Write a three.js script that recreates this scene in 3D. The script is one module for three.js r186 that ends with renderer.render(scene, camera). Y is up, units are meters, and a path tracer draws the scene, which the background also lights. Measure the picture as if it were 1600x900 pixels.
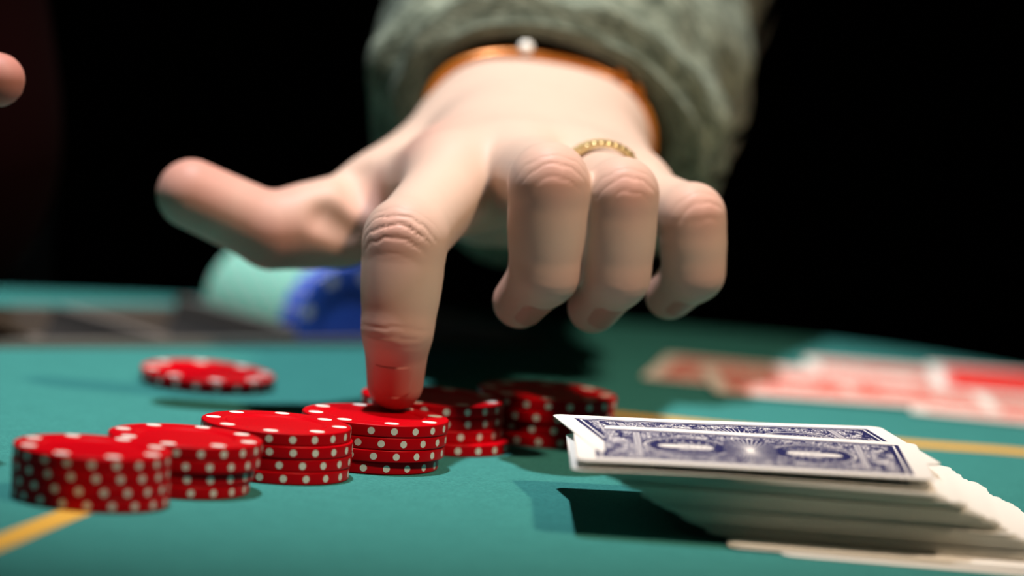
import * as THREE from 'three';
import { mergeGeometries } from 'three/addons/utils/BufferGeometryUtils.js';
import { ImprovedNoise } from 'three/addons/math/ImprovedNoise.js';

// ---------------------------------------------------------------- camera, light, exposure
const renderer = new THREE.WebGLRenderer({ antialias: true });
renderer.toneMapping = THREE.LinearToneMapping;
renderer.toneMappingExposure = 1.0;
renderer.shadowMap.enabled = true;
const scene = new THREE.Scene();
scene.background = new THREE.Color(0x000000);

const R = THREE.MathUtils.degToRad;
const FPX = 7700, PITCH = R(6.4), ROLL = R(4.5), CAM_H = 0.195, CAM_Z = 1.30;
const camera = new THREE.PerspectiveCamera(2 * Math.atan(450 / FPX) * 180 / Math.PI, 16 / 9, 0.05, 30);
camera.position.set(0, CAM_H, CAM_Z);
camera.rotation.order = 'YXZ';
camera.rotation.set(-PITCH, 0, ROLL);
camera.focus = 1.288;
camera.userData.fStop = 5.4;
camera.updateMatrixWorld(true);
scene.add(camera);

const LAMPS = [   // two lamps over the table: [position, candela, colour, cone degrees]
  { at: [-0.15, 1.35, -0.02], aim: [-0.12, 0, -0.16], cd: 8.8, color: 0xf6faff, cone: 19, soft: 0.9, size: 0.022 },
  { at: [0.66, 1.36, 0.50], aim: [0.06, 0.03, -0.04], cd: 6.8, color: 0xffe1c2, cone: 14, soft: 0.95, size: 0.05 },
];

// ---------------------------------------------------------------- helpers
const V = (x, y, z) => new THREE.Vector3(x, y, z);
function pixelRay(px, py) {
  return V((px - 800) / FPX, (450 - py) / FPX, -1).applyQuaternion(camera.quaternion);
}
function at(px, py, z) {            // the point at depth z (metres, towards the lens) seen at that pixel
  const d = pixelRay(px, py), k = (z - CAM_Z) / d.z;
  return V(d.x * k, CAM_H + d.y * k, z);
}
function onLevel(px, py, y) {       // the point at height y seen at that pixel
  const d = pixelRay(px, py), k = (y - CAM_H) / d.y;
  return V(d.x * k, y, CAM_Z + d.z * k);
}
let seed = 7;
const rnd = () => { seed = (seed * 1664525 + 1013904223) >>> 0; return seed / 4294967296; };
const noise = new ImprovedNoise();
const N3 = (x, y, z) => noise.noise(x, y, z);

const used = new Map();
function numbered(name) {
  const n = used.get(name) || 0; used.set(name, n + 1);
  return n ? `${name}_${String(n).padStart(3, '0')}` : name;
}
function shade(o) { o.traverse(c => { if (c.isMesh) { c.castShadow = true; c.receiveShadow = true; } }); return o; }
function thing(name, label, category, pos = [0, 0, 0], group) {
  const g = new THREE.Group(); g.name = numbered(name); g.position.set(...pos);
  g.userData = { label, category }; if (group) g.userData.group = group;
  scene.add(g); return g;
}
function part(name, geo, mat, parent, label) {
  const m = new THREE.Mesh(geo, mat); m.name = name; m.castShadow = m.receiveShadow = true;
  if (label) m.userData.label = label;
  parent.add(m); return m;
}
function struct(name, geo, mat) {
  const m = new THREE.Mesh(geo, mat); m.name = name; m.userData.kind = 'structure';
  m.castShadow = m.receiveShadow = true; scene.add(m); return m;
}
function boxGeo(x0, x1, y0, y1, z0, z1) {
  return new THREE.BoxGeometry(x1 - x0, y1 - y0, z1 - z0).translate((x0 + x1) / 2, (y0 + y1) / 2, (z0 + z1) / 2);
}
function noiseTexture(size, fn, srgb, repeat) {
  const a = new Uint8Array(size * size * 4);
  for (let j = 0; j < size; j++) for (let i = 0; i < size; i++) {
    const c = fn(i / size, j / size, i, j);
    for (let k = 0; k < 3; k++) a[(j * size + i) * 4 + k] = Math.max(0, Math.min(255, c[k] * 255));
    a[(j * size + i) * 4 + 3] = 255;
  }
  const t = new THREE.DataTexture(a, size, size);
  t.wrapS = t.wrapT = THREE.RepeatWrapping; t.magFilter = THREE.LinearFilter; t.minFilter = THREE.LinearMipmapLinearFilter;
  t.generateMipmaps = true; if (srgb) t.colorSpace = THREE.SRGBColorSpace;
  if (repeat) t.repeat.set(repeat, repeat);
  t.needsUpdate = true; return t;
}
const lin = (r, g, b) => new THREE.Color().setRGB(r, g, b);
const std = o => new THREE.MeshStandardMaterial(o);

// ---------------------------------------------------------------- materials
const feltTex = noiseTexture(512, (u, v, i, j) => {
  const n = 0.5 + 0.30 * N3(u * 90, v * 90, 1.3) + 0.22 * N3(u * 200, v * 200, 4.1) + 0.1 * N3(u * 12, v * 12, 9.2) + (rnd() - 0.5) * 0.22;
  return [0.215 + 0.07 * (n - 0.5), 0.475 + 0.12 * (n - 0.5), 0.455 + 0.11 * (n - 0.5)];
}, true, 10);
const feltBump = noiseTexture(512, (u, v) => {
  const n = 0.5 + 0.35 * N3(u * 70, v * 110, 2.2) + 0.25 * N3(u * 190, v * 160, 6.1) + (rnd() - 0.5) * 0.3;
  return [n, n, n];
}, false, 10);
const M = {
  felt: new THREE.MeshPhysicalMaterial({ map: feltTex, bumpMap: feltBump, bumpScale: 0.0005, roughness: 1, specularIntensity: 0.15 }),
  line: std({ color: lin(0.62, 0.33, 0.035), bumpMap: feltBump, bumpScale: 0.0002, roughness: 0.9 }),
  rim: std({ color: lin(0.015, 0.014, 0.013), roughness: 0.6 }),
  chipRed: new THREE.MeshPhysicalMaterial({ color: lin(0.47, 0.0006, 0.005), roughness: 0.36, specularIntensity: 0.14 }),
  chipBlue: std({ color: lin(0.035, 0.11, 0.62), roughness: 0.45 }),
  chipMint: std({ color: lin(0.25, 0.66, 0.50), roughness: 0.5 }),
  dot: std({ color: lin(0.72, 0.70, 0.64), roughness: 0.5 }),
  tray: std({ color: lin(0.16, 0.14, 0.125), roughness: 0.5, metalness: 0.2 }),
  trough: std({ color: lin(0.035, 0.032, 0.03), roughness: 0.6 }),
  shadedCardEdge: std({ color: lin(0.50, 0.49, 0.43), roughness: 0.8 }),  // greyer than the stock: shade of the deck front put into the colour
  stock: std({ color: lin(0.80, 0.78, 0.73), roughness: 0.55 }),
  gold: std({ color: lin(0.88, 0.74, 0.40), roughness: 0.38, metalness: 0.7 }),
  amber: new THREE.MeshPhysicalMaterial({ color: lin(0.46, 0.14, 0.012), roughness: 0.25, metalness: 0.35, clearcoat: 0.5 }),
  glintWhite: new THREE.MeshPhysicalMaterial({ color: lin(0.93, 0.92, 0.86), roughness: 0.3, clearcoat: 1, clearcoatRoughness: 0.15 }),
  black: std({ color: lin(0.006, 0.006, 0.006), roughness: 0.95 }),
  chairMetal: std({ color: lin(0.45, 0.5, 0.48), roughness: 0.5, metalness: 0.2 }),
};

// ---------------------------------------------------------------- the room (dark)
const FLOOR = -0.76, CEIL = 2.1;
struct('floor', boxGeo(-4.1, 4.1, FLOOR - 0.1, FLOOR, -4.1, 4.1), std({ color: lin(0.004, 0.005, 0.005), roughness: 1 }));
struct('ceiling', boxGeo(-4.1, 4.1, CEIL, CEIL + 0.1, -4.1, 4.1), M.black);
struct('wall_back', boxGeo(-4.1, 4.1, FLOOR, CEIL, -4.1, -4.0), M.black);
struct('wall_front', boxGeo(-4.1, 4.1, FLOOR, CEIL, 4.0, 4.1), M.black);
struct('wall_left', boxGeo(-4.1, -4.0, FLOOR, CEIL, -4.0, 4.0), M.black);
struct('wall_right', boxGeo(4.0, 4.1, FLOOR, CEIL, -4.0, 4.0), M.black);

LAMPS.forEach((L, i) => {
  const p = V(...L.at);
  const g = thing('pendant_lamp', i ? 'dark pendant lamp hanging over the right side of the card table' : 'dark pendant lamp hanging straight over the card table', 'lamp', [p.x, p.y, p.z]);
  const prof = [[0.02, 0.12], [0.035, 0.115], [0.07, 0.06], [0.11, -0.02], [0.108, -0.02], [0.067, 0.057], [0.033, 0.11], [0.02, 0.115]].map(a => new THREE.Vector2(...a));
  part('lamp_shade', new THREE.LatheGeometry(prof, 40), M.black, g);
  part('cord', new THREE.CylinderGeometry(0.004, 0.004, CEIL - p.y - 0.118, 8).translate(0, 0.118 + (CEIL - p.y - 0.118) / 2, 0), M.black, g);
  part('bulb', new THREE.SphereGeometry(L.size + .004, 24, 16), std({ color: 0xffffff, emissive: L.color, emissiveIntensity: 25 }), g);
  const s = new THREE.SpotLight(L.color, L.cd, 0, R(L.cone), L.soft, 2);
  s.position.copy(p); s.position.y -= 0.001; s.target.position.set(...L.aim);
  s.castShadow = true; s.shadow.mapSize.set(2048, 2048); s.shadow.radius = L.size / 0.02; s.shadow.bias = -0.0005;
  scene.add(s, s.target);
});

// ---------------------------------------------------------------- the table
const UA = R(34);                                     // the chip tray stands turned on the table
const tu = V(Math.cos(UA), 0, -Math.sin(UA)), tv = V(-Math.sin(UA), 0, -Math.cos(UA));
const trayFront = onLevel(541, 542, 0.0);             // a point on its front edge, below the blue chips
const TR = 0.0203, PITCHX = 0.0445;
const TRAY = { u0: -0.168, u1: 0.075, v0: 0, v1: 0.078 };
const trayAt = (u, v, y) => trayFront.clone().addScaledVector(tu, u).addScaledVector(tv, v).setY(y);

const table = thing('card_table', 'card table covered in teal green felt with printed yellow lines', 'table');
{
  const far = [[0, -0.360], [0.087, -0.357], [0.125, -0.346], [0.17, -0.315], [0.30, -0.18], [0.48, 0.02], [0.52, 0.2], [0.45, 0.40], [0.2, 0.5], [-0.2, 0.5], [-0.45, 0.40], [-0.55, 0.2], [-0.56, -0.02], [-0.48, -0.14], [-0.32, -0.24], [-0.18, -0.31], [-0.09, -0.338]];
  const curve = new THREE.CatmullRomCurve3(far.map(a => V(a[0], 0, a[1])), true, 'centripetal');
  const pts = curve.getPoints(160).slice(0, -1);
  const outline = new THREE.Shape(pts.map(p => new THREE.Vector2(p.x, -p.z)));
  const hole = new THREE.Path([[TRAY.u0 + .003, TRAY.v0 + .003], [TRAY.u1 - .003, TRAY.v0 + .003], [TRAY.u1 - .003, TRAY.v1 - .003], [TRAY.u0 + .003, TRAY.v1 - .003]].map(([u, v]) => { const p = trayAt(u, v, 0); return new THREE.Vector2(p.x, -p.z); }));
  outline.holes.push(hole);
  const top = new THREE.ExtrudeGeometry(outline, { depth: 0.004, bevelEnabled: false, curveSegments: 8 }).rotateX(-Math.PI / 2).translate(0, -0.004, 0);
  part('felt_top', top, M.felt, table);
  const under = new THREE.Shape(pts.map(p => new THREE.Vector2(p.x * 0.995, -p.z * 0.995)));
  part('table_board', new THREE.ExtrudeGeometry(under, { depth: 0.02, bevelEnabled: false }).rotateX(-Math.PI / 2).translate(0, -0.046, 0), M.rim, table);
  const frame = new THREE.Shape(pts.map(p => new THREE.Vector2(p.x * 0.995, -p.z * 0.995)));
  frame.holes.push(new THREE.Path(pts.map(p => new THREE.Vector2(p.x * 0.955, -p.z * 0.955))));
  part('table_edge', new THREE.ExtrudeGeometry(frame, { depth: 0.022, bevelEnabled: false }).rotateX(-Math.PI / 2).translate(0, -0.026, 0), M.rim, table);
  part('pedestal', new THREE.LatheGeometry([[0, FLOOR], [0.28, FLOOR], [0.28, FLOOR + 0.03], [0.06, FLOOR + 0.06], [0.05, -0.1], [0.12, -0.046], [0, -0.046]].map(a => new THREE.Vector2(...a)), 40), M.rim, table);
  const strip = (points, w) => {           // a printed line lying on the felt
    const c = new THREE.CatmullRomCurve3(points), n = 60, pos = [], uv = [], idx = [];
    for (let i = 0; i <= n; i++) {
      const p = c.getPoint(i / n), t = c.getTangent(i / n), s = V(t.z, 0, -t.x).normalize();
      for (const k of [-1, 1]) { const q = p.clone().addScaledVector(s, k * w / 2); pos.push(q.x, 0.00012, q.z); uv.push(q.x, -q.z); }
      if (i < n) idx.push(2 * i, 2 * i + 1, 2 * i + 2, 2 * i + 1, 2 * i + 3, 2 * i + 2);
    }
    const g = new THREE.BufferGeometry(); g.setAttribute('position', new THREE.Float32BufferAttribute(pos, 3));
    g.setAttribute('uv', new THREE.Float32BufferAttribute(uv, 2)); g.setIndex(idx); g.computeVertexNormals(); return g;
  };
  part('felt_line', strip([onLevel(880, 640, 0), onLevel(980, 651, 0), onLevel(1200, 673, 0), onLevel(1430, 694, 0), onLevel(1600, 707, 0), onLevel(1900, 740, 0)], 0.0125), M.line, table, 'yellow printed line across the felt behind the cards');
  part('felt_line', strip([onLevel(-160, 908, 0), onLevel(-60, 871, 0), onLevel(0, 848, 0), onLevel(68, 820, 0), onLevel(140, 792, 0), onLevel(220, 762, 0)], 0.0078), M.line, table, 'yellow printed line running under the front chip stack');
}

// ---------------------------------------------------------------- the dealer's chip tray sunk in the felt
const tray = thing('chip_tray', 'grey metal chip tray with rounded channels sunk into the felt', 'tray');
{
  const Y = 0.0022, CY = 0.006, half = Math.sqrt(TR * TR - (CY - Y) * (CY - Y));
  const toWorld = g => { const m = new THREE.Matrix4().makeBasis(tu, V(0, 1, 0), tv.clone().negate()); m.setPosition(trayFront.x, 0, trayFront.z); return g.applyMatrix4(m); };
  // local: x = u, y up, z = -v
  const n0 = -3, n1 = 1;
  const rimBox = (u0, u1, v0, v1) => toWorld(boxGeo(u0, u1, -0.020, Y, -v1, -v0));
  part('tray_rim', mergeGeometries([rimBox(TRAY.u0, TRAY.u1, 0, 0.005), rimBox(TRAY.u0, TRAY.u1, TRAY.v1 - 0.005, TRAY.v1)]), M.tray, tray);
  for (let i = n0; i <= n1; i++) {
    const cu = i * PITCHX + 0.004, pos = [], idx = [], K = 20;
    for (let k = 0; k <= K; k++) {
      const a0 = Math.acos(half / TR), a = Math.PI + a0 * -1 + 0; // from rim to rim along the lower arc
      const start = Math.PI + Math.asin((CY - Y) / TR), end = 2 * Math.PI - Math.asin((CY - Y) / TR);
      const t = start + (end - start) * k / K;
      for (const v of [0.005, TRAY.v1 - 0.005]) pos.push(cu + TR * Math.cos(t), CY + TR * Math.sin(t), -v);
      if (k < K) idx.push(2 * k, 2 * k + 2, 2 * k + 1, 2 * k + 1, 2 * k + 2, 2 * k + 3);
    }
    const g = new THREE.BufferGeometry(); g.setAttribute('position', new THREE.Float32BufferAttribute(pos, 3)); g.setIndex(idx); g.computeVertexNormals();
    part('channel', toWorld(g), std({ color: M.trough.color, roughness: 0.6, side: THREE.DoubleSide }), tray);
    const next = (i + 1) * PITCHX + 0.004 - half;
    part('divider', toWorld(boxGeo(cu + half, i < n1 ? next : TRAY.u1, -0.02, i === -1 ? 0.0055 : 0.0028, -(TRAY.v1 - 0.005), -0.005)), M.tray, tray);
    if (i === n0) part('divider', toWorld(boxGeo(TRAY.u0, cu - half, -0.02, Y, -(TRAY.v1 - 0.005), -0.005)), M.tray, tray);
  }
}

// ---------------------------------------------------------------- poker chips
const CR = 0.0195, CT = 0.00335;
const chipBody = (() => {
  const h = CT / 2, r = CR, p = [
    [0, -h + .0003], [0.0120, -h + .0003], [0.0126, -h], [r - .0005, -h], [r - .0002, -h + .0001], [r, -h + .0004],
    [r, h - .0004], [r - .0002, h - .00012], [r - .0005, h], [0.0140, h], [0.0137, h - .00028], [0.0134, h - .00028], [0.0131, h - .00004], [0.0128, h - .00004], [0.0122, h - .0005], [0.0119, h - .00055], [0, h - .00055]];
  return new THREE.LatheGeometry(p.map(a => new THREE.Vector2(...a)), 96);
})();
const rimDot = (() => {                     // a slightly proud inlay bent around the edge
  const g = new THREE.CircleGeometry(0.00095, 16), a = g.attributes.position;
  for (let i = 0; i < a.count; i++) { const x = a.getX(i), t = x / CR; a.setXYZ(i, Math.sin(t) * (CR + .00004), a.getY(i), Math.cos(t) * (CR + .00004)); }
  g.computeVertexNormals(); return g;
})();
const faceDot = new THREE.CylinderGeometry(0.00195, 0.00195, 0.00008, 20);
function makeChip(mat, faces) {
  const g = new THREE.Group();
  part('chip_body', chipBody, mat, g);
  for (let k = 0; k < 20; k++) { const d = part('rim_dot', rimDot, M.dot, g); d.rotation.y = k * Math.PI / 10; }
  if (faces) for (let k = 0; k < 8; k++) {
    const a = k * Math.PI / 4;
    const d = part('face_dot', faceDot, M.dot, g); d.position.set(0.0164 * Math.sin(a), CT / 2 + .00001, 0.0164 * Math.cos(a));
  }
  return g;
}
const protoTop = makeChip(M.chipRed, true), protoPlain = makeChip(M.chipRed, false);
function placeChip(proto, name, label, group, p, yaw, tilt) {
  const c = proto.clone(); c.name = numbered(name); c.position.copy(p);
  if (tilt) c.rotation.set(tilt[0], yaw, tilt[1]); else c.rotation.y = yaw;
  c.userData = { label, category: 'poker chip' }; if (group) c.userData.group = group;
  scene.add(c); return c;
}
const TOP = 4 * CT;
// [pixel of the middle of the top face, offsets (mm) of the four chips from the top down, first dot angle, words]
const STACKS = [
  [[145, 697], [[0, 0], [-.1, .1], [0, .2], [.2, .1]], [20, 6, 12, 0], 'leftmost stack, on the yellow line'],
  [[290, 680], [[0, 0], [-.2, .1], [-1.7, -.4], [-2.5, .2]], [31, 3, 9, 15], 'second stack from the left'],
  [[432, 659], [[0, 0], [.7, .2], [.7, 0], [.3, .5]], [-5, 12, 2, 7], 'third stack from the left'],
  [[587, 647], [[0, 0], [-.2, 0], [-.6, .2], [-2, -.3]], [14, 5, 1, 16], 'stack under the index finger'],
  [[676, 618], [[0, 0], [.3, -.4], [.5, .6], [2.6, 2.6]], [28, 10, 4, 14], 'shaded stack behind the index fingertip'],
  [[856, 611], [[0, 0], [-.4, .6], [.3, .2], [-.6, .4]], [-2, 8, 3, 12], 'dark stack behind the card corner'],
];
const ORDER = ['topmost of', 'second from the top of', 'third from the top of', 'lowest of'];
STACKS.forEach(([px, offs, ang, words]) => {
  const c = onLevel(px[0], px[1], TOP);
  offs.forEach(([dx, dz], k) => {
    placeChip(k ? protoPlain : protoTop, 'poker_chip', `red white-dotted poker chip, ${ORDER[k]} the ${words}`, 'red chips in the row of stacks',
      V(c.x + dx / 1000, TOP - CT * (k + .5), c.z + dz / 1000), R(ang[k] + 3));
  });
});
{
  const c = onLevel(325, 584, CT);
  placeChip(protoTop, 'poker_chip', 'single red poker chip with white dots lying alone on the felt behind the stacks', null, V(c.x, CT / 2 + .0009, c.z), R(12), [R(1.6), R(-0.9)]);
}
{ // the row of chips lying on edge in the tray
  const blue = makeChip(M.chipBlue, true), mint = makeChip(M.chipMint, false);
  const q = new THREE.Quaternion().setFromUnitVectors(V(0, 1, 0), tv.clone().negate());
  for (let k = 0; k < 17; k++) {
    const isBlue = k < 3, o = (isBlue ? blue : mint).clone();
    o.name = numbered('poker_chip');
    o.position.copy(trayAt(0.004, 0.0075 + k * (CT + .00005), 0.0056));
    o.quaternion.copy(q).multiply(new THREE.Quaternion().setFromAxisAngle(V(0, 1, 0), R(isBlue ? 17 : k * 31)));
    o.userData = isBlue
      ? { label: ['blue poker chip with white dots standing at the front of the tray row', 'second blue poker chip behind the front one in the tray', 'third blue poker chip, against the pale green chips in the tray'][k], category: 'poker chip' }
      : { label: 'pale mint green poker chip standing on edge in the tray behind the blue chips', category: 'poker chip', group: 'pale green chips in the tray' };
    scene.add(o);
  }
}

// ---------------------------------------------------------------- playing cards
const CW = 0.0889, CH = 0.0635, CTH = 0.00029, CRAD = 0.0033;
function cardSlab(bend, inset = 0, lift = 0, faceOnly = false) {   // rounded card, x = long side, y up, z = short side
  const W = CW / 2 - inset, H = CH / 2 - inset, r = Math.max(0.0004, CRAD - inset), rows = [], cols = 28; let edgeFrom = 0;
  for (let i = 0; i <= 6; i++) rows.push(-H + r * (1 - Math.cos(i / 6 * Math.PI / 2)));
  for (let i = 1; i < 12; i++) rows.push(-H + r + (2 * H - 2 * r) * i / 12);
  for (let i = 6; i >= 0; i--) rows.push(H - r * (1 - Math.cos(i / 6 * Math.PI / 2)));
  const nr = rows.length, pos = [], uv = [], idx = [], nc = cols + 1;
  const half = z => { const e = Math.abs(z) - (H - r); return e > 0 ? W - r + Math.sqrt(Math.max(0, r * r - e * e)) : W; };
  const f = (x, z) => bend ? bend(x, z) : 0;
  for (const s of faceOnly ? [1] : [1, -1]) for (const z of rows) for (let i = 0; i <= cols; i++) {
    const x = half(z) * (i / cols * 2 - 1);
    pos.push(x, f(x, z) + s * CTH / 2 + lift, z); uv.push(x / CW + .5, .5 - z / CH);
  }
  for (let j = 0; j < nr - 1; j++) for (let i = 0; i < cols; i++) {
    const a = j * nc + i, b = a + 1, c = a + nc, d = c + 1;
    idx.push(a, c, b, b, c, d);
    if (!faceOnly) { const o = nr * nc; idx.push(o + a, o + b, o + c, o + b, o + d, o + c); }
  }
  if (!faceOnly) {
    const ring = [];
    for (let i = 0; i <= cols; i++) ring.push(i);
    for (let j = 1; j < nr; j++) ring.push(j * nc + cols);
    for (let i = cols - 1; i >= 0; i--) ring.push((nr - 1) * nc + i);
    for (let j = nr - 2; j > 0; j--) ring.push(j * nc);
    edgeFrom = idx.length; const base = pos.length / 3, o = nr * nc;
    for (const k of ring) for (const s of [0, o]) { const q = (k + s) * 3; pos.push(pos[q], pos[q + 1], pos[q + 2]); uv.push(0, 0); }
    for (let k = 0; k < ring.length; k++) {
      const a = base + 2 * k, b = base + 2 * ((k + 1) % ring.length);
      idx.push(a, b, a + 1, b, b + 1, a + 1);
    }
  }
  const g = new THREE.BufferGeometry();
  g.setAttribute('position', new THREE.Float32BufferAttribute(pos, 3)); g.setAttribute('uv', new THREE.Float32BufferAttribute(uv, 2));
  g.setIndex(idx); g.computeVertexNormals();
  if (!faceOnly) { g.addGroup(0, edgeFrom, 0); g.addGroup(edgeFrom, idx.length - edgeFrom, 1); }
  return g;
}
function backTexture(ink, paper, solid) {             // ornate two-way scrollwork of a card back
  const w = 1400, h = 1000, c = document.createElement('canvas'); c.width = w; c.height = h;
  const x = c.getContext('2d'); x.fillStyle = paper; x.fillRect(0, 0, w, h);
  const mx = 78, my = 92; x.fillStyle = ink; x.fillRect(mx, my, w - 2 * mx, h - 2 * my);
  x.strokeStyle = paper; x.lineWidth = 8; x.strokeRect(mx + 22, my + 26, w - 2 * mx - 44, h - 2 * my - 52);
  if (!solid) {
    x.save(); x.beginPath(); x.rect(mx + 46, my + 54, w - 2 * mx - 92, h - 2 * my - 108); x.clip();
    x.lineCap = 'round';
    let s = 11; const r = () => { s = (s * 1103515245 + 12345) >>> 0; return (s >>> 8) / 16777216; };
    const half = () => {
      for (let k = 0; k < 950; k++) {                // curling stems
        const X = mx + r() * (w / 2 - mx), Y = my + r() * (h - 2 * my), a = r() * 6.3, L = 14 + r() * 30;
        x.lineWidth = 1.6 + r() * 1.9; x.beginPath(); x.ellipse(X, Y, L * .42, L * .7, 0, a, a + 3.8); x.stroke();
        if (k % 2) { x.beginPath(); x.ellipse(X + Math.cos(a) * L * .2, Y + Math.sin(a) * L * .4, L * .18, L * .3, 0, a + 2, a + 6); x.stroke(); }
        if (k % 9 === 0) { x.fillStyle = paper; x.beginPath(); x.ellipse(X + L * .4, Y, 6, 7, a, 0, 7); x.fill(); }
      }
      // oval with a leaf ornament along its middle
      const cx = w * .322, cy = h / 2;
      x.fillStyle = ink; x.beginPath(); x.ellipse(cx, cy, 188, 262, 0, 0, 7); x.fill();
      x.lineWidth = 8; x.beginPath(); x.ellipse(cx, cy, 172, 240, 0, 0, 7); x.stroke();
      x.lineWidth = 3; x.beginPath(); x.ellipse(cx, cy, 158, 222, 0, 0, 7); x.stroke();
      x.fillStyle = paper;
      x.beginPath(); x.ellipse(cx - 62, cy, 58, 44, 0, 0, 7); x.fill();
      x.beginPath(); x.ellipse(cx + 30, cy, 76, 22, 0, 0, 7); x.fill();
      for (let k = 0; k < 5; k++) for (const d of [-1, 1]) { x.beginPath(); x.ellipse(cx - 20 + k * 26, cy + d * (60 - k * 6), 7, 40, d * .5, 0, 7); x.fill(); }
      for (const d of [-1, 1]) for (let k = 0; k < 7; k++) { x.lineWidth = 3; x.beginPath(); x.ellipse(cx - 95 + k * 32, cy + d * (130 + 20 * Math.sin(k * .8)), 13, 34, d * .3, 0, 5); x.stroke(); }
      // the framed post beside the oval
      x.fillStyle = ink; x.fillRect(w * .168, my + 60, 36, h - 2 * my - 120); x.lineWidth = 4; x.strokeRect(w * .168 + 7, my + 70, 7, h - 2 * my - 140); x.strokeRect(w * .168 + 22, my + 70, 7, h - 2 * my - 140);
    };
    x.strokeStyle = paper; half();
    x.translate(w, h); x.rotate(Math.PI); s = 11; half(); x.rotate(-Math.PI); x.translate(-w, -h);
    x.fillStyle = ink; x.beginPath(); x.ellipse(w / 2, h / 2, 112, 300, 0, 0, 7); x.fill();
    for (let k = 0; k < 32; k++) {                    // sunburst in the middle
      const a = k * Math.PI / 16; x.lineWidth = 4.5; x.beginPath(); x.moveTo(w / 2 + 16 * Math.cos(a), h / 2 + 40 * Math.sin(a)); x.lineTo(w / 2 + 106 * Math.cos(a), h / 2 + 290 * Math.sin(a)); x.stroke();
    }
    x.fillStyle = paper; x.beginPath(); x.ellipse(w / 2, h / 2, 15, 36, 0, 0, 7); x.fill();
    x.restore();
  }
  const t = new THREE.CanvasTexture(c); t.colorSpace = THREE.SRGBColorSpace; t.anisotropy = 16; return t;
}
const navyBack = std({ map: backTexture('#15174f', '#ece8e2', false), roughness: 0.5 });
const flatSlab = cardSlab(null), CARD = [M.stock, M.shadedCardEdge];
const deckGroup = 'cards of the splayed deck';
const DECK_N = 50, PITCH_Y = 0.000375;
const deckTop = DECK_N * PITCH_Y;
{
  // where the uppermost card lies: the middle of its face
  const nl = onLevel(904, 726, deckTop + 0.0006), nr = onLevel(1450, 748, deckTop + 0.0006);
  const topX = (nl.x + nr.x) / 2 + 0.0, nearZ = nl.z * .55 + nr.z * .45;
  const stepY = [];
  for (let i = 0; i < DECK_N - 3; i++) {
    const depth = deckTop - (i + .5) * PITCH_Y;                        // below the top
    const pack = Math.floor(i / 4.2);
    let shift = 0.00205 * depth * 1000 + 0.0008 * Math.sin(pack * 2.3);   // splayed to the right going down
    let dz = (depth > 0.0042 ? -0.0065 - .18 * depth : -0.0005) + 0.0009 * Math.sin(pack * 1.9 + 1) + (rnd() - .5) * .0006;
    let yaw = R(-0.9 + 1.3 * Math.sin(pack * 3.1)) + (rnd() - .5) * R(.5);
    if (i === 0) { shift = 0.0535; dz = 0.0075; yaw = R(-1.6); }
    if (i === 1 || i === 2) { shift = 0.0385 + i * .001; dz = 0.0045 - i * .0012; yaw = R(-.6); }
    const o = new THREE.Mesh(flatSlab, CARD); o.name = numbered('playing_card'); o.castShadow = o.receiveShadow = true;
    o.position.set(topX + shift + (rnd() - .5) * .0007, (i + .5) * PITCH_Y, nearZ - CH / 2 + dz); o.rotation.y = yaw;
    o.userData = i === 0 ? { label: 'lowest playing card of the splayed deck, sticking out at the front', category: 'playing card' }
      : i === 1 ? { label: 'second lowest playing card of the splayed deck, its left end lit behind the lowest card', category: 'playing card' }
      : { label: `white-edged playing card in the ${i > 34 ? 'upper third of the splayed deck, tight under the top cards' : i > 17 ? 'middle third of the splayed deck, slid to the right' : 'lower third of the splayed deck, slid farthest right'}`, category: 'playing card', group: deckGroup + (i > 34 ? ', upper third' : i > 17 ? ', middle third' : ', lower third') };
    scene.add(o);
  }
  const withBack = (label, bend, pos, yaw, tilt) => {
    const g = thing('playing_card', label, 'playing card', pos);
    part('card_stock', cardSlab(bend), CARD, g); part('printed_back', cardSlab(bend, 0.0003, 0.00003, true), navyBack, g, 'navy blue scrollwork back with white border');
    g.rotation.set(0, yaw, tilt); return g;
  };
  const sag = (k) => (x, z) => -k * Math.pow(Math.max(0, -x - 0.005) / 0.04, 2) * .001;
  // third card: its left end peeps out below the top card
  withBack('playing card peeping out left beneath the topmost card of the deck', sag(0.9), [topX - 0.0013, deckTop - 2.4 * PITCH_Y, nearZ - CH / 2 + 0.0005], R(1.3), R(0.6));
  // second card: turned, its far edge shows behind the top card
  const fl = onLevel(861, 648, deckTop + 0.0003), yaw2 = R(11);
  const c2 = V(CW / 2, 0, CH / 2).applyAxisAngle(V(0, 1, 0), yaw2);
  withBack('blue-backed playing card turned askew, its far edge showing behind the topmost card', (x, z) => 0.0003 * Math.pow(x / 0.04, 2) * (x < 0 ? 1 : 0), [fl.x + c2.x, deckTop + 0.0008, fl.z + c2.z], yaw2, R(1.0));
  withBack('blue-backed topmost playing card of the splayed deck', sag(.5), [topX, deckTop + 0.0013, nearZ - CH / 2], R(0.6), R(0.9));
}
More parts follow.
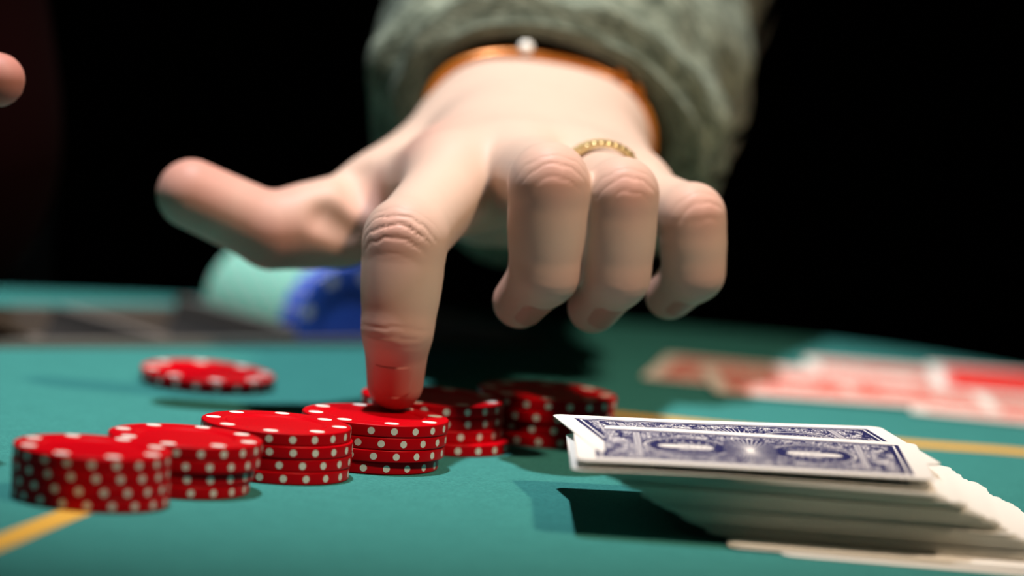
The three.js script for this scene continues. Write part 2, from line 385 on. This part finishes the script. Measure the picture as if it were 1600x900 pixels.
{ // cards spread on the far right of the felt
  const pinkBack = std({ map: backTexture('#cf5443', '#e6ded4', false), roughness: 0.6 });
  const redBack = std({ map: backTexture('#e01808', '#f0e8e0', true), roughness: 0.6 });
  const print = cardSlab(null, 0.0003, 0.00003, true);
  const spread = (label, x, z, y, yaw, mat, tilt = 0) => {
    const g = thing('playing_card', label, 'playing card', [x, y, z]);
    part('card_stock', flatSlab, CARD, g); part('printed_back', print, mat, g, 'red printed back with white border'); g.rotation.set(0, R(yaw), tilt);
  };
  const P = (px, py) => onLevel(px, py, 0.0005);
  let p = P(1475, 594); spread('farthest pink-backed playing card of the spread by the table edge', p.x, p.z, 0.0002, -2, pinkBack);
  p = P(1240, 594); spread('pink-backed playing card at the left of the spread, half in the arm shadow', p.x, p.z, 0.0006, -9, pinkBack);
  p = P(1325, 610); spread('pink-backed playing card lying nearest the yellow line in the spread', p.x, p.z, 0.0010, 3, pinkBack);
  p = P(1660, 648); spread('pink-backed playing card at the right end of the spread, closest to the deck', p.x, p.z, 0.0006, -10, pinkBack);
  p = P(1668, 610); spread('bright red-backed playing card lying on top of the spread at right', p.x, p.z, 0.0015, -2, redBack);
}

// ---------------------------------------------------------------- bodies: smooth fields meshed with surface nets
const smin = (a, b, k) => { const h = Math.max(k - Math.abs(a - b), 0) / k; return Math.min(a, b) - h * h * k * .25; };
function cap(p, a, b, waist = 0) {          // tapered capsule; a, b = {p, r}
  const bx = b.p.x - a.p.x, by = b.p.y - a.p.y, bz = b.p.z - a.p.z, px = p.x - a.p.x, py = p.y - a.p.y, pz = p.z - a.p.z;
  const t = Math.max(0, Math.min(1, (px * bx + py * by + pz * bz) / (bx * bx + by * by + bz * bz)));
  const dx = px - bx * t, dy = py - by * t, dz = pz - bz * t;
  return Math.sqrt(dx * dx + dy * dy + dz * dz) - (a.r + (b.r - a.r) * t) + waist * t * (1 - t);
}
function surfaceNet(field, lo, hi, cell, colour) {
  const nx = Math.ceil((hi.x - lo.x) / cell) + 1, ny = Math.ceil((hi.y - lo.y) / cell) + 1, nz = Math.ceil((hi.z - lo.z) / cell) + 1;
  const F = new Float32Array(nx * ny * nz), B = 5, p = V(0, 0, 0), reach = cell * B * 1.9 + .004;
  for (let k0 = 0; k0 < nz; k0 += B) for (let j0 = 0; j0 < ny; j0 += B) for (let i0 = 0; i0 < nx; i0 += B) {
    p.set(lo.x + (i0 + B / 2) * cell, lo.y + (j0 + B / 2) * cell, lo.z + (k0 + B / 2) * cell);
    const d = field(p), far = Math.abs(d) > reach;
    for (let k = k0; k < Math.min(nz, k0 + B); k++) for (let j = j0; j < Math.min(ny, j0 + B); j++) for (let i = i0; i < Math.min(nx, i0 + B); i++) {
      if (far) { F[(k * ny + j) * nx + i] = d; continue; }
      p.set(lo.x + i * cell, lo.y + j * cell, lo.z + k * cell); F[(k * ny + j) * nx + i] = field(p);
    }
  }
  const id = new Int32Array(nx * ny * nz).fill(-1), pos = [], idx = [];
  const off = [0, 1, nx, nx + 1, nx * ny, nx * ny + 1, nx * ny + nx, nx * ny + nx + 1];
  const edges = [[0, 1], [2, 3], [4, 5], [6, 7], [0, 2], [1, 3], [4, 6], [5, 7], [0, 4], [1, 5], [2, 6], [3, 7]];
  for (let k = 0; k < nz - 1; k++) for (let j = 0; j < ny - 1; j++) for (let i = 0; i < nx - 1; i++) {
    const o = (k * ny + j) * nx + i; let m = 0;
    for (let c = 0; c < 8; c++) if (F[o + off[c]] < 0) m |= 1 << c;
    if (m === 0 || m === 255) continue;
    let x = 0, y = 0, z = 0, n = 0;
    for (const [a, b] of edges) {
      const fa = F[o + off[a]], fb = F[o + off[b]]; if ((fa < 0) === (fb < 0)) continue;
      const t = fa / (fa - fb);
      x += (a & 1) + ((b & 1) - (a & 1)) * t; y += (a >> 1 & 1) + ((b >> 1 & 1) - (a >> 1 & 1)) * t; z += (a >> 2) + ((b >> 2) - (a >> 2)) * t; n++;
    }
    id[o] = pos.length / 3; pos.push(lo.x + (i + x / n) * cell, lo.y + (j + y / n) * cell, lo.z + (k + z / n) * cell);
  }
  const quad = (a, b, c, d, flip) => flip ? idx.push(a, b, c, a, c, d) : idx.push(a, c, b, a, d, c);
  for (let k = 1; k < nz - 1; k++) for (let j = 1; j < ny - 1; j++) for (let i = 1; i < nx - 1; i++) {
    const o = (k * ny + j) * nx + i, f = F[o] < 0;
    if (f !== F[o + 1] < 0) quad(id[o], id[o - nx], id[o - nx - nx * ny], id[o - nx * ny], f);
    if (f !== F[o + nx] < 0) quad(id[o], id[o - nx * ny], id[o - 1 - nx * ny], id[o - 1], f);
    if (f !== F[o + nx * ny] < 0) quad(id[o], id[o - 1], id[o - 1 - nx], id[o - nx], f);
  }
  const g = new THREE.BufferGeometry(), nor = new Float32Array(pos.length), col = colour ? new Float32Array(pos.length) : null, e = cell * .6, c = new THREE.Color();
  for (let v = 0; v < pos.length; v += 3) {
    const gx = (p.set(pos[v] + e, pos[v + 1], pos[v + 2]), field(p)) - (p.set(pos[v] - e, pos[v + 1], pos[v + 2]), field(p));
    const gy = (p.set(pos[v], pos[v + 1] + e, pos[v + 2]), field(p)) - (p.set(pos[v], pos[v + 1] - e, pos[v + 2]), field(p));
    const gz = (p.set(pos[v], pos[v + 1], pos[v + 2] + e), field(p)) - (p.set(pos[v], pos[v + 1], pos[v + 2] - e), field(p));
    const l = Math.hypot(gx, gy, gz) || 1; nor[v] = gx / l; nor[v + 1] = gy / l; nor[v + 2] = gz / l;
    if (col) { p.set(pos[v], pos[v + 1], pos[v + 2]); colour(p, c); col[v] = c.r; col[v + 1] = c.g; col[v + 2] = c.b; }
  }
  g.setAttribute('position', new THREE.Float32BufferAttribute(pos, 3)); g.setAttribute('normal', new THREE.BufferAttribute(nor, 3));
  if (col) g.setAttribute('color', new THREE.BufferAttribute(col, 3));
  g.setIndex(idx); return g;
}
const J = (px, py, z, mm) => ({ p: at(px, py, z), r: mm / 1000 });
const skinMat = new THREE.MeshPhysicalMaterial({ vertexColors: true, roughness: 0.52, specularIntensity: 0.45, sheen: 0.25, sheenRoughness: 0.5, sheenColor: lin(0.6, 0.3, 0.22) });
const nailMat = std({ color: lin(0.48, 0.17, 0.13), roughness: 0.45 });

// a finger: joints knuckle, middle joint, end joint, tip
function finger(joints, opt = {}) {
  const [a, b, c, d] = joints, out = (A, Jn, B) => {
    const v = A.p.clone().sub(Jn.p).normalize().add(B.p.clone().sub(Jn.p).normalize()).negate(); return v.lengthSq() > 1e-4 ? v.normalize() : V(0, 1, 0);
  };
  const f = { joints, up: [null, out(a, b, c), out(b, c, d)], crease: opt.crease ?? 1 };
  f.axis = [null, c.p.clone().sub(a.p).normalize(), d.p.clone().sub(b.p).normalize()];
  const dist = d.p.clone().sub(c.p).normalize();
  f.nailUp = f.up[2].clone().addScaledVector(dist, -f.up[2].dot(dist)).normalize(); f.nailAxis = dist;
  f.d = p => {
    let v = smin(cap(p, a, b, .003), cap(p, b, c, opt.waist ?? -.003), .0022); v = smin(v, cap(p, c, d, .0005), .002);
    if (opt.pad) v = smin(v, cap(p, opt.pad, opt.pad2 || opt.pad), .004);
    if (f.crease) for (let k = 1; k <= 2; k++) {      // skin folds over the joints
      const jn = joints[k], x = p.x - jn.p.x, y = p.y - jn.p.y, z = p.z - jn.p.z;
      const r2 = x * x + y * y + z * z; if (r2 > .0005) continue;
      const u = f.up[k], h = x * u.x + y * u.y + z * u.z; if (h < 0) continue;
      const ax = f.axis[k], s1 = x * ax.x + y * ax.y + z * ax.z, s = s1 - (k === 1 ? .0058 : .001);
      const lat = Math.sqrt(Math.max(0, r2 - h * h - s1 * s1));
      const wv = s + .0008 * N3(x * 260, y * 260, z * 260 + k * 7) + lat * lat * 18 * (s > 0 ? 1 : -1) * .3;
      const env = Math.exp(-s * s / (k === 1 ? .000018 : .000010)) * Math.max(0, Math.min(1, h / jn.r * 1.6 - .45));
      v += f.crease * (k === 1 ? .00040 : .00016) * env * Math.pow(.5 + .5 * Math.cos(wv * 2 * Math.PI / .0026), 3);
    }
    return v;
  };
  return f;
}
function handBody(fingers, palm, k = .009, palmK = .012) {
  return p => {
    let m = 1; for (const [a, b, kk] of palm) m = m === 1 ? cap(p, a, b) : smin(m, cap(p, a, b), kk || palmK);
    let v = m; for (const f of fingers) { const q = f.d(p); if (q < .05) v = smin(v, smin(m, q, f.k || k), .0022); }
    return v;
  };
}
const SKIN = { base: [0.57, 0.415, 0.33], pink: [0.57, 0.27, 0.215], red: [0.46, 0.105, 0.08] };
function skinColour(spots) {        // ruddier knuckles and fingertips; red also carries painted shade on thumb and index tip
  return (p, c) => {
    let pk = 0, rd = 0;
    for (const s of spots) { const w = Math.exp(-p.distanceToSquared(s.p) / (s.s * s.s)) * s.w; if (s.red) rd = Math.max(rd, w); else pk = Math.max(pk, w); }
    const n = 0.5 * N3(p.x * 90, p.y * 90, p.z * 90) + .3 * N3(p.x * 330, p.y * 330, p.z * 330), b = SKIN.base;
    pk = Math.max(0, Math.min(1, pk + .14 * n)); const m = 1 + .08 * n;
    c.setRGB(...b.map((q, i) => { const e = q + (SKIN.pink[i] - q) * pk; return (e + (SKIN.red[i] - e) * Math.min(1, rd)) * m; }));
  };
}
function nailGeo(f, field, len, arc, from = .45) {       // a thin curved plate laid on the end of the finger
  const c = f.joints[2].p, d = f.joints[3].p, r = f.joints[3].r, up = f.nailUp, ax = f.nailAxis, side = V(0, 0, 0).crossVectors(ax, up);
  const L = d.distanceTo(c), nu = 10, nv = 12, pos = [], idx = [], q = V(0, 0, 0);
  for (const layer of [0.0006, -0.0008]) for (let j = 0; j <= nv; j++) for (let i = 0; i <= nu; i++) {
    const t = j / nv, a = (i / nu * 2 - 1) * arc * (t > .75 ? Math.sqrt(Math.max(0, 1 - Math.pow((t - .75) / .27, 2))) : t < .15 ? .8 + .2 * t / .15 : 1);
    const s = L * from + len * t, dir = up.clone().multiplyScalar(Math.cos(a)).addScaledVector(side, Math.sin(a));
    const o = c.clone().addScaledVector(ax, s); if (s > L) dir.addScaledVector(ax, (s - L) / r * .9).normalize(), o.copy(c).addScaledVector(ax, L);
    let lo2 = 0, hi2 = r * 2;
    for (let n = 0; n < 22; n++) { const m = (lo2 + hi2) / 2; q.copy(o).addScaledVector(dir, m); field(q) < 0 ? lo2 = m : hi2 = m; }
    q.copy(o).addScaledVector(dir, lo2 + (layer > 0 ? .00002 + .0001 * t : layer) * (1 - .7 * Math.pow(i / nu * 2 - 1, 4))); pos.push(q.x, q.y, q.z);
  }
  const w = nu + 1, o = w * (nv + 1);
  for (let j = 0; j < nv; j++) for (let i = 0; i < nu; i++) { const a = j * w + i; idx.push(a, a + w, a + 1, a + 1, a + w, a + w + 1, o + a, o + a + 1, o + a + w, o + a + 1, o + a + w + 1, o + a + w); }
  for (let j = 0; j < nv; j++) for (const i of [0, nu]) { const a = j * w + i; idx.push(a, a + o, a + w, a + w, a + o, a + w + o); }
  for (let i = 0; i < nu; i++) for (const j of [0, nv]) { const a = j * w + i; idx.push(a, a + 1, a + o, a + 1, a + 1 + o, a + o); }
  const g = new THREE.BufferGeometry(); g.setAttribute('position', new THREE.Float32BufferAttribute(pos, 3)); g.setIndex(idx); g.computeVertexNormals(); return g;
}

// ---------------------------------------------------------------- the player whose hand presses the chips
{
  const player = thing('person', 'person in a grey-green wool sleeve pressing a chip stack with the index finger', 'person');
  const tipAt = onLevel(614, 640, TOP); const tipR = 7.6;
  const idxTip = { p: V(tipAt.x, TOP + tipR / 1000 - .0003, tipAt.z - .001), r: tipR / 1000 };
  const index = finger([J(712, 285, -.052, 12.6), J(633, 374, -.006, 10.9), J(621, 515, -.003, 9.3), idxTip], { waist: -.0032 });
  const middle = finger([J(812, 268, -.060, 12.3), J(858, 285, -.012, 10.4), J(851, 425, -.015, 9.2), J(812, 471, -.023, 7.3)], { crease: .5, waist: -.0032 });
  const ring = finger([J(905, 278, -.065, 11.6), J(972, 303, -.016, 9.5), J(963, 430, -.018, 8.9), J(927, 480, -.026, 7.0)], { crease: .5, waist: -.0032 });
  const little = finger([J(985, 305, -.070, 10.6), J(1082, 337, -.030, 8.6), J(1084, 424, -.031, 8.2), J(1046, 461, -.039, 6.7)], { crease: .5, waist: -.0032 });
  const thumb = finger([J(715, 226, -.132, 14), J(535, 346, -.088, 12.6), J(425, 361, -.080, 10.6), J(299, 303, -.078, 9.8)], { crease: 0, waist: -.0032 });
  thumb.k = .012;
  const fingers = [index, middle, ring, little, thumb];
  const palm = [
    [J(772, 208, -.150, 17.5), J(905, 228, -.150, 17.5)],
    [J(772, 208, -.150, 17.5), J(800, 60, -.26, 23)], [J(905, 228, -.150, 17.5), J(930, 80, -.26, 23)],
    [J(770, 216, -.138, 16), index.joints[0]], [J(815, 209, -.138, 17), middle.joints[0]],
    [J(862, 216, -.138, 16), ring.joints[0]], [J(905, 230, -.138, 15.5), little.joints[0]],
    [J(760, 296, -.112, 15), J(905, 305, -.112, 15)],
    [J(622, 303, -.098, 9.5), J(690, 290, -.066, 10)],
  ];
  const field0 = handBody(fingers, palm);
  const surf = (px, py, sink) => {         // a point just under the skin seen at that pixel
    const d = pixelRay(px, py).normalize(), q = camera.position.clone().addScaledVector(d, 1.1);
    for (let n = 0; n < 200; n++) { const f = field0(q); if (f < .0001) break; q.addScaledVector(d, f * .8); }
    return q.addScaledVector(d, sink);
  };
  const hollows = [[[552, 264], [568, 318], 3.6, -.0022], [[512, 338], [550, 366], 3.2, -.0014]].map(([a, b, r, s]) => [{ p: surf(...a, s), r: r / 1000 }, { p: surf(...b, s), r: r / 1000 }]);
  const field = p => { let v = field0(p); if (Math.abs(v) < .01) for (const [a, b] of hollows) v = -smin(-v, cap(p, a, b), .006); return v; };
  const spots = [];
  for (const f of [index, middle, ring, little]) {
    spots.push({ p: f.joints[1].p.clone().addScaledVector(f.up[1], .007).addScaledVector(f.axis[1], .005), s: .0095, w: .7 });
    spots.push({ p: f.joints[3].p, s: .013, w: f === index ? 1 : .55, red: true });
    spots.push({ p: f.joints[2].p.clone().addScaledVector(f.up[2], .006), s: .008, w: .5 });
  }
  spots.push({ p: index.joints[3].p.clone().lerp(index.joints[2].p, .45), s: .011, w: .7, red: true });  // index tip red includes painted shade and red bounce from the chips
  spots.push({ p: thumb.joints[3].p, s: .022, w: .62, red: true }, { p: thumb.joints[3].p.clone().lerp(thumb.joints[2].p, .7), s: .019, w: .55, red: true });
  spots.push({ p: thumb.joints[2].p.clone().add(V(-.003, -.012, .006)), s: .022, w: .75, red: true });  // thumb reds darken its underside: shade painted into the skin colour
  spots.push({ p: at(660, 235, -.06), s: .02, w: .5 }, { p: at(600, 330, -.08), s: .012, w: .7 });
  const body = part('body', surfaceNet(field, V(-.115, -.002, -.255), V(.075, .135, .012), .0008, skinColour(spots)), skinMat, player, 'bare right hand and wrist with bent fingers');
  part('fingernail', nailGeo(index, field, .0095, .72, .5), nailMat, body);
  part('fingernail', nailGeo(middle, field, .0095, .85, .4), nailMat, body);
  part('fingernail', nailGeo(ring, field, .009, .85, .4), nailMat, body);
  part('fingernail', nailGeo(little, field, .008, .85, .4), nailMat, body);

  // wool sleeve: rings along the forearm, turned in at the cuff
  const woolTex = noiseTexture(512, (u, v) => {
    const n = .5 + .30 * N3(u * 10, v * 14, 3.1) + .28 * N3(u * 34, v * 40, 1.7) + .2 * N3(u * 120, v * 120, 5.5);
    return [.395 + 0.30 * (n - .5) * 2, .430 + 0.30 * (n - .5) * 2, .372 + .28 * (n - .5) * 2];
  }, true);
  const wool = std({ map: woolTex, bumpMap: woolTex, bumpScale: .0012, roughness: 1 });
  const rings = [   // [px, py, z, half width mm, half height mm, tilt deg]
    [850, 150, -.206, 33, 24, -14], [848, 178, -.180, 34, 25, -14], [848, 192, -.164, 35.5, 25.5, -14], [850, 196, -.159, 38.5, 28, -14],
    [854, 198, -.159, 43.5, 32, -15], [858, 195, -.163, 48.5, 36, -16], [862, 186, -.168, 52, 39.5, -17], [868, 160, -.184, 54, 42, -17], [878, 120, -.206, 55.5, 44, -17],
    [892, 60, -.238, 57, 47, -15], [910, -30, -.280, 58, 50, -12], [930, -150, -.33, 60, 54, -8], [960, -330, -.40, 62, 58, 0], [985, -560, -.44, 66, 64, 0], [1000, -1000, -.46, 70, 70, 0], [1000, -1700, -.48, 76, 76, 0]];
  const nr = rings.length, curveC = new THREE.CatmullRomCurve3(rings.map(r => at(r[0], r[1], r[2]))), NS = 150, NA = 120, pos = [], uv = [], idx = [];
  const lerpR = (t, k) => { const x = t * (nr - 1), i = Math.min(nr - 2, Math.floor(x)), f = x - i; return rings[i][k] * (1 - f) + rings[i + 1][k] * f; };
  for (let s = 0; s <= NS; s++) {
    const t = s / NS, c = curveC.getPoint(t);
    const dirAll = at(900, -40, -.285).sub(at(848, 196, -.156)).normalize(), later = curveC.getTangent(t);
    const dir = dirAll.clone().lerp(later, t > .62 ? (t - .62) / .38 : 0).normalize();
    const a = R(lerpR(t, 5)), X = V(Math.cos(a), Math.sin(a), 0); X.addScaledVector(dir, -X.dot(dir)).normalize();
    const Y = V(0, 0, 0).crossVectors(X, dir).normalize().multiplyScalar(-1); if (Y.y < 0) Y.negate();
    const outer = Math.max(0, Math.min(1, (t - .2) / .15));
    for (let k = 0; k <= NA; k++) {
      const th = k / NA * 2 * Math.PI, ct = Math.cos(th), sn = Math.sin(th);
      const wob = 1.35 * outer * (.0030 * N3(ct * 1.6 + 3, sn * 1.6, t * 9) + .0022 * N3(ct * 3 + t * 8, sn * 3 - t * 6, 7) + .0022 * Math.sin(t * 46 + th * 2.2 + 2 * N3(ct, sn, t * 4)) * (t < .75 ? 1 : .4));
      const lowSag = sn < 0 ? 1.22 : 1;
      const q = c.clone().addScaledVector(X, (lerpR(t, 3) / 1000 + wob) * ct).addScaledVector(Y, (lerpR(t, 4) / 1000 + wob) * sn * lowSag);
      pos.push(q.x, q.y, q.z); uv.push(k / NA * 3, t * 4);
    }
  }
  for (let s = 0; s < NS; s++) for (let k = 0; k < NA; k++) { const a = s * (NA + 1) + k; idx.push(a, a + 1, a + NA + 1, a + 1, a + NA + 2, a + NA + 1); }
  const sg = new THREE.BufferGeometry(); sg.setAttribute('position', new THREE.Float32BufferAttribute(pos, 3)); sg.setAttribute('uv', new THREE.Float32BufferAttribute(uv, 2)); sg.setIndex(idx); sg.computeVertexNormals();
  wool.side = THREE.DoubleSide;
  part('sleeve', sg, wool, player, 'grey-green wool sleeve with rumpled cuff');

  // bangle around the wrist
  const loop = (pts, tube, w, seg = 120) => {
    const c = new THREE.CatmullRomCurve3(pts, true); return { c, g: new THREE.TubeGeometry(c, seg, tube, 14, true) };
  };
  const wc = at(842, 206, -.1465), wx = at(905, 217, -.1475).sub(at(772, 197, -.1465)).normalize(), wy = V(0, 1, -.25).normalize();
  const bpts = []; for (let k = 0; k < 40; k++) { const a = k / 40 * Math.PI * 2, c = Math.cos(a), s = Math.sin(a), e = .62; bpts.push(wc.clone().addScaledVector(wx, .0335 * Math.sign(c) * Math.pow(Math.abs(c), .85)).addScaledVector(wy, .0222 * Math.sign(s) * Math.pow(Math.abs(s), .85)).add(V(0, 0, 0))); }
  const band = loop(bpts, .0017);
  const bangle = part('bangle', band.g, M.amber, player, 'amber gold bangle around the wrist');
  const onBand = a => { const c = Math.cos(a), s = Math.sin(a); return wc.clone().addScaledVector(wx, .0345 * Math.sign(c) * Math.pow(Math.abs(c), .85)).addScaledVector(wy, .0232 * Math.sign(s) * Math.pow(Math.abs(s), .85)); };
  const glint_bead = part('glint_bead', new THREE.SphereGeometry(.0023, 24, 16), M.glintWhite, bangle, 'white bead added for a glint on the bangle'); glint_bead.position.copy(onBand(R(97)).add(V(0, .0012, .0008)));  // white sphere added in place of a highlight on the band
  for (const a of [52, 38]) { const k = part('link', new THREE.BoxGeometry(.0045, .003, .004), M.amber, bangle); k.position.copy(onBand(R(a)).add(V(0, .0008, 0))); k.rotation.z = R(a - 90 - 12); }

  // gold ring on the ring finger
  const a0 = ring.joints[0].p, b0 = ring.joints[1].p, t0 = .50, rc = a0.clone().lerp(b0, t0), rd = b0.clone().sub(a0).normalize();
  const rr = .0108;
  const profile = [[rr - .0002, -.0021], [rr + .0011, -.0019], [rr + .0016, -.0008], [rr + .0016, .0008], [rr + .0011, .0019], [rr - .0002, .0021], [rr - .0002, -.0021]].map(a => new THREE.Vector2(...a));
  const ringMesh = part('ring', new THREE.LatheGeometry(profile, 64), M.gold, player, 'gold ring on the ring finger');
  ringMesh.position.copy(rc); ringMesh.quaternion.setFromUnitVectors(V(0, 1, 0), rd);
  const upv = V(0, 1, 0).addScaledVector(rd, -rd.y).normalize(), sdv = V(0, 0, 0).crossVectors(rd, upv);
  for (let k = -4; k <= 4; k++) {
    const dir = upv.clone().multiplyScalar(Math.cos(k * .17)).addScaledVector(sdv, Math.sin(k * .17));
    const m = part('ridge', new THREE.BoxGeometry(.0016, .0040, .0012), M.gold, ringMesh);
    m.position.copy(dir.clone().multiplyScalar(rr + .0013).applyQuaternion(ringMesh.quaternion.clone().invert()));
    const basis = new THREE.Matrix4().makeBasis(V(0, 0, 0).crossVectors(rd, dir), rd, dir);
    m.quaternion.setFromRotationMatrix(basis).premultiply(ringMesh.quaternion.clone().invert());
  }
}

// ---------------------------------------------------------------- the second player at the left edge
{
  const p2 = thing('person', 'person at the left edge in dark maroon, one fingertip showing over the table', 'person');
  const tip = { p: at(-3, 125, .05), r: .0070 };
  const O = (x, y, z, mm) => ({ p: tip.p.clone().add(V(x, y, z)), r: mm / 1000 });
  const idx = finger([O(-.094, .022, -.012, 12), O(-.048, .012, -.004, 10), O(-.024, .003, 0, 8.8), tip], { crease: .6 });
  const curl = (dz, l) => finger([O(-.098, .022 - dz * .15, -.012 - dz, 11.5), O(-.058 - l, .010, -.012 - dz, 10), O(-.062 - l, -.016, -.012 - dz, 9), O(-.082 - l, -.022, -.012 - dz, 7.6)], { crease: .5 });
  const fs = [idx, curl(.021, 0), curl(.041, .004), curl(.060, .014)];
  const th = finger([O(-.165, 0, .012, 14), O(-.118, -.012, .022, 12), O(-.086, -.016, .018, 10), O(-.062, -.014, .008, 8.5)], { crease: 0 }); fs.push(th);
  const wr = [O(-.185, .008, -.022, 19), O(-.185, .008, -.055, 19)], el = [O(-.40, .03, -.16, 36), O(-.42, .03, -.18, 36)];
  const field = handBody(fs, [[wr[0], wr[1]], [wr[0], idx.joints[0]], [wr[0], fs[1].joints[0]], [wr[1], fs[2].joints[0]], [wr[1], fs[3].joints[0]], [wr[0], el[0]], [wr[1], el[1]]]);
  const lo = tip.p.clone().add(V(-.30, -.075, -.20)), hi = tip.p.clone().add(V(.015, .075, .05));
  part('body', surfaceNet(field, lo, hi, .0018, skinColour([{ p: tip.p, s: .016, w: .8, red: true }, { p: idx.joints[1].p, s: .011, w: .7 }])), skinMat, p2, 'hand with pointing finger');
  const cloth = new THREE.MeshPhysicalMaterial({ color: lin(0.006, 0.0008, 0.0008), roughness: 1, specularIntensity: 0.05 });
  const el2 = { p: V(-.203, .0565, -.20), r: .055 }, shoulder = { p: V(-.56, .36, -.46), r: .075 }, hand2 = { p: at(-150, -700, -.20), r: .045 };
  const arm2 = { p: tip.p.clone().add(V(-.21, .01, -.05)), r: .034 }, arm3 = { p: tip.p.clone().add(V(-.41, .03, -.17)), r: .052 };
  const cf = p => {
    let v = cap(p, el2, hand2); v = smin(v, cap(p, el2, shoulder), .03); v = smin(v, cap(p, arm3, shoulder), .04); v = smin(v, cap(p, arm2, arm3), .02);
    v = smin(v, cap(p, shoulder, { p: V(-.85, .36, -.35), r: .075 }), .05); v = smin(v, cap(p, { p: V(-.70, .26, -.46), r: .13 }, { p: V(-.74, -.22, -.46), r: .14 }), .06);
    return Math.max(v, -cap(p, { p: arm2.p.clone().add(V(.04, 0, .02)), r: .029 }, { p: arm2.p.clone().add(V(-.05, 0, -.03)), r: .029 }));
  };
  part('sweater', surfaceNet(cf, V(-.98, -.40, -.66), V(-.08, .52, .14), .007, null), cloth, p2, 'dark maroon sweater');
}
{ // a chair standing back in the dark at the left
  const p = at(56, 345, -.76), ch = thing('chair', 'pale chair post glimpsed in the dark behind the left player', 'chair', [p.x, FLOOR, p.z]);
  const topY = p.y - FLOOR + .035;
  part('leg', new THREE.CylinderGeometry(.0034, .0030, topY, 12).translate(0, topY / 2, 0), M.chairMetal, ch);
  part('leg', new THREE.CylinderGeometry(.0034, .0030, topY, 12).translate(-.42, topY / 2, 0), M.chairMetal, ch);
  part('leg', new THREE.CylinderGeometry(.006, .006, .44, 12).translate(0, .22, -.40), M.black, ch);
  part('leg', new THREE.CylinderGeometry(.006, .006, .44, 12).translate(-.42, .22, -.40), M.black, ch);
  part('seat', boxGeo(-.43, .01, .44, .46, -.41, .01), M.black, ch);
  part('backrest', boxGeo(-.41, -.01, topY - .18, topY - .02, -.008, .008), M.black, ch);
}

scene.traverse(o => { if (o.isMesh) { o.castShadow = true; o.receiveShadow = true; } });
renderer.render(scene, camera);
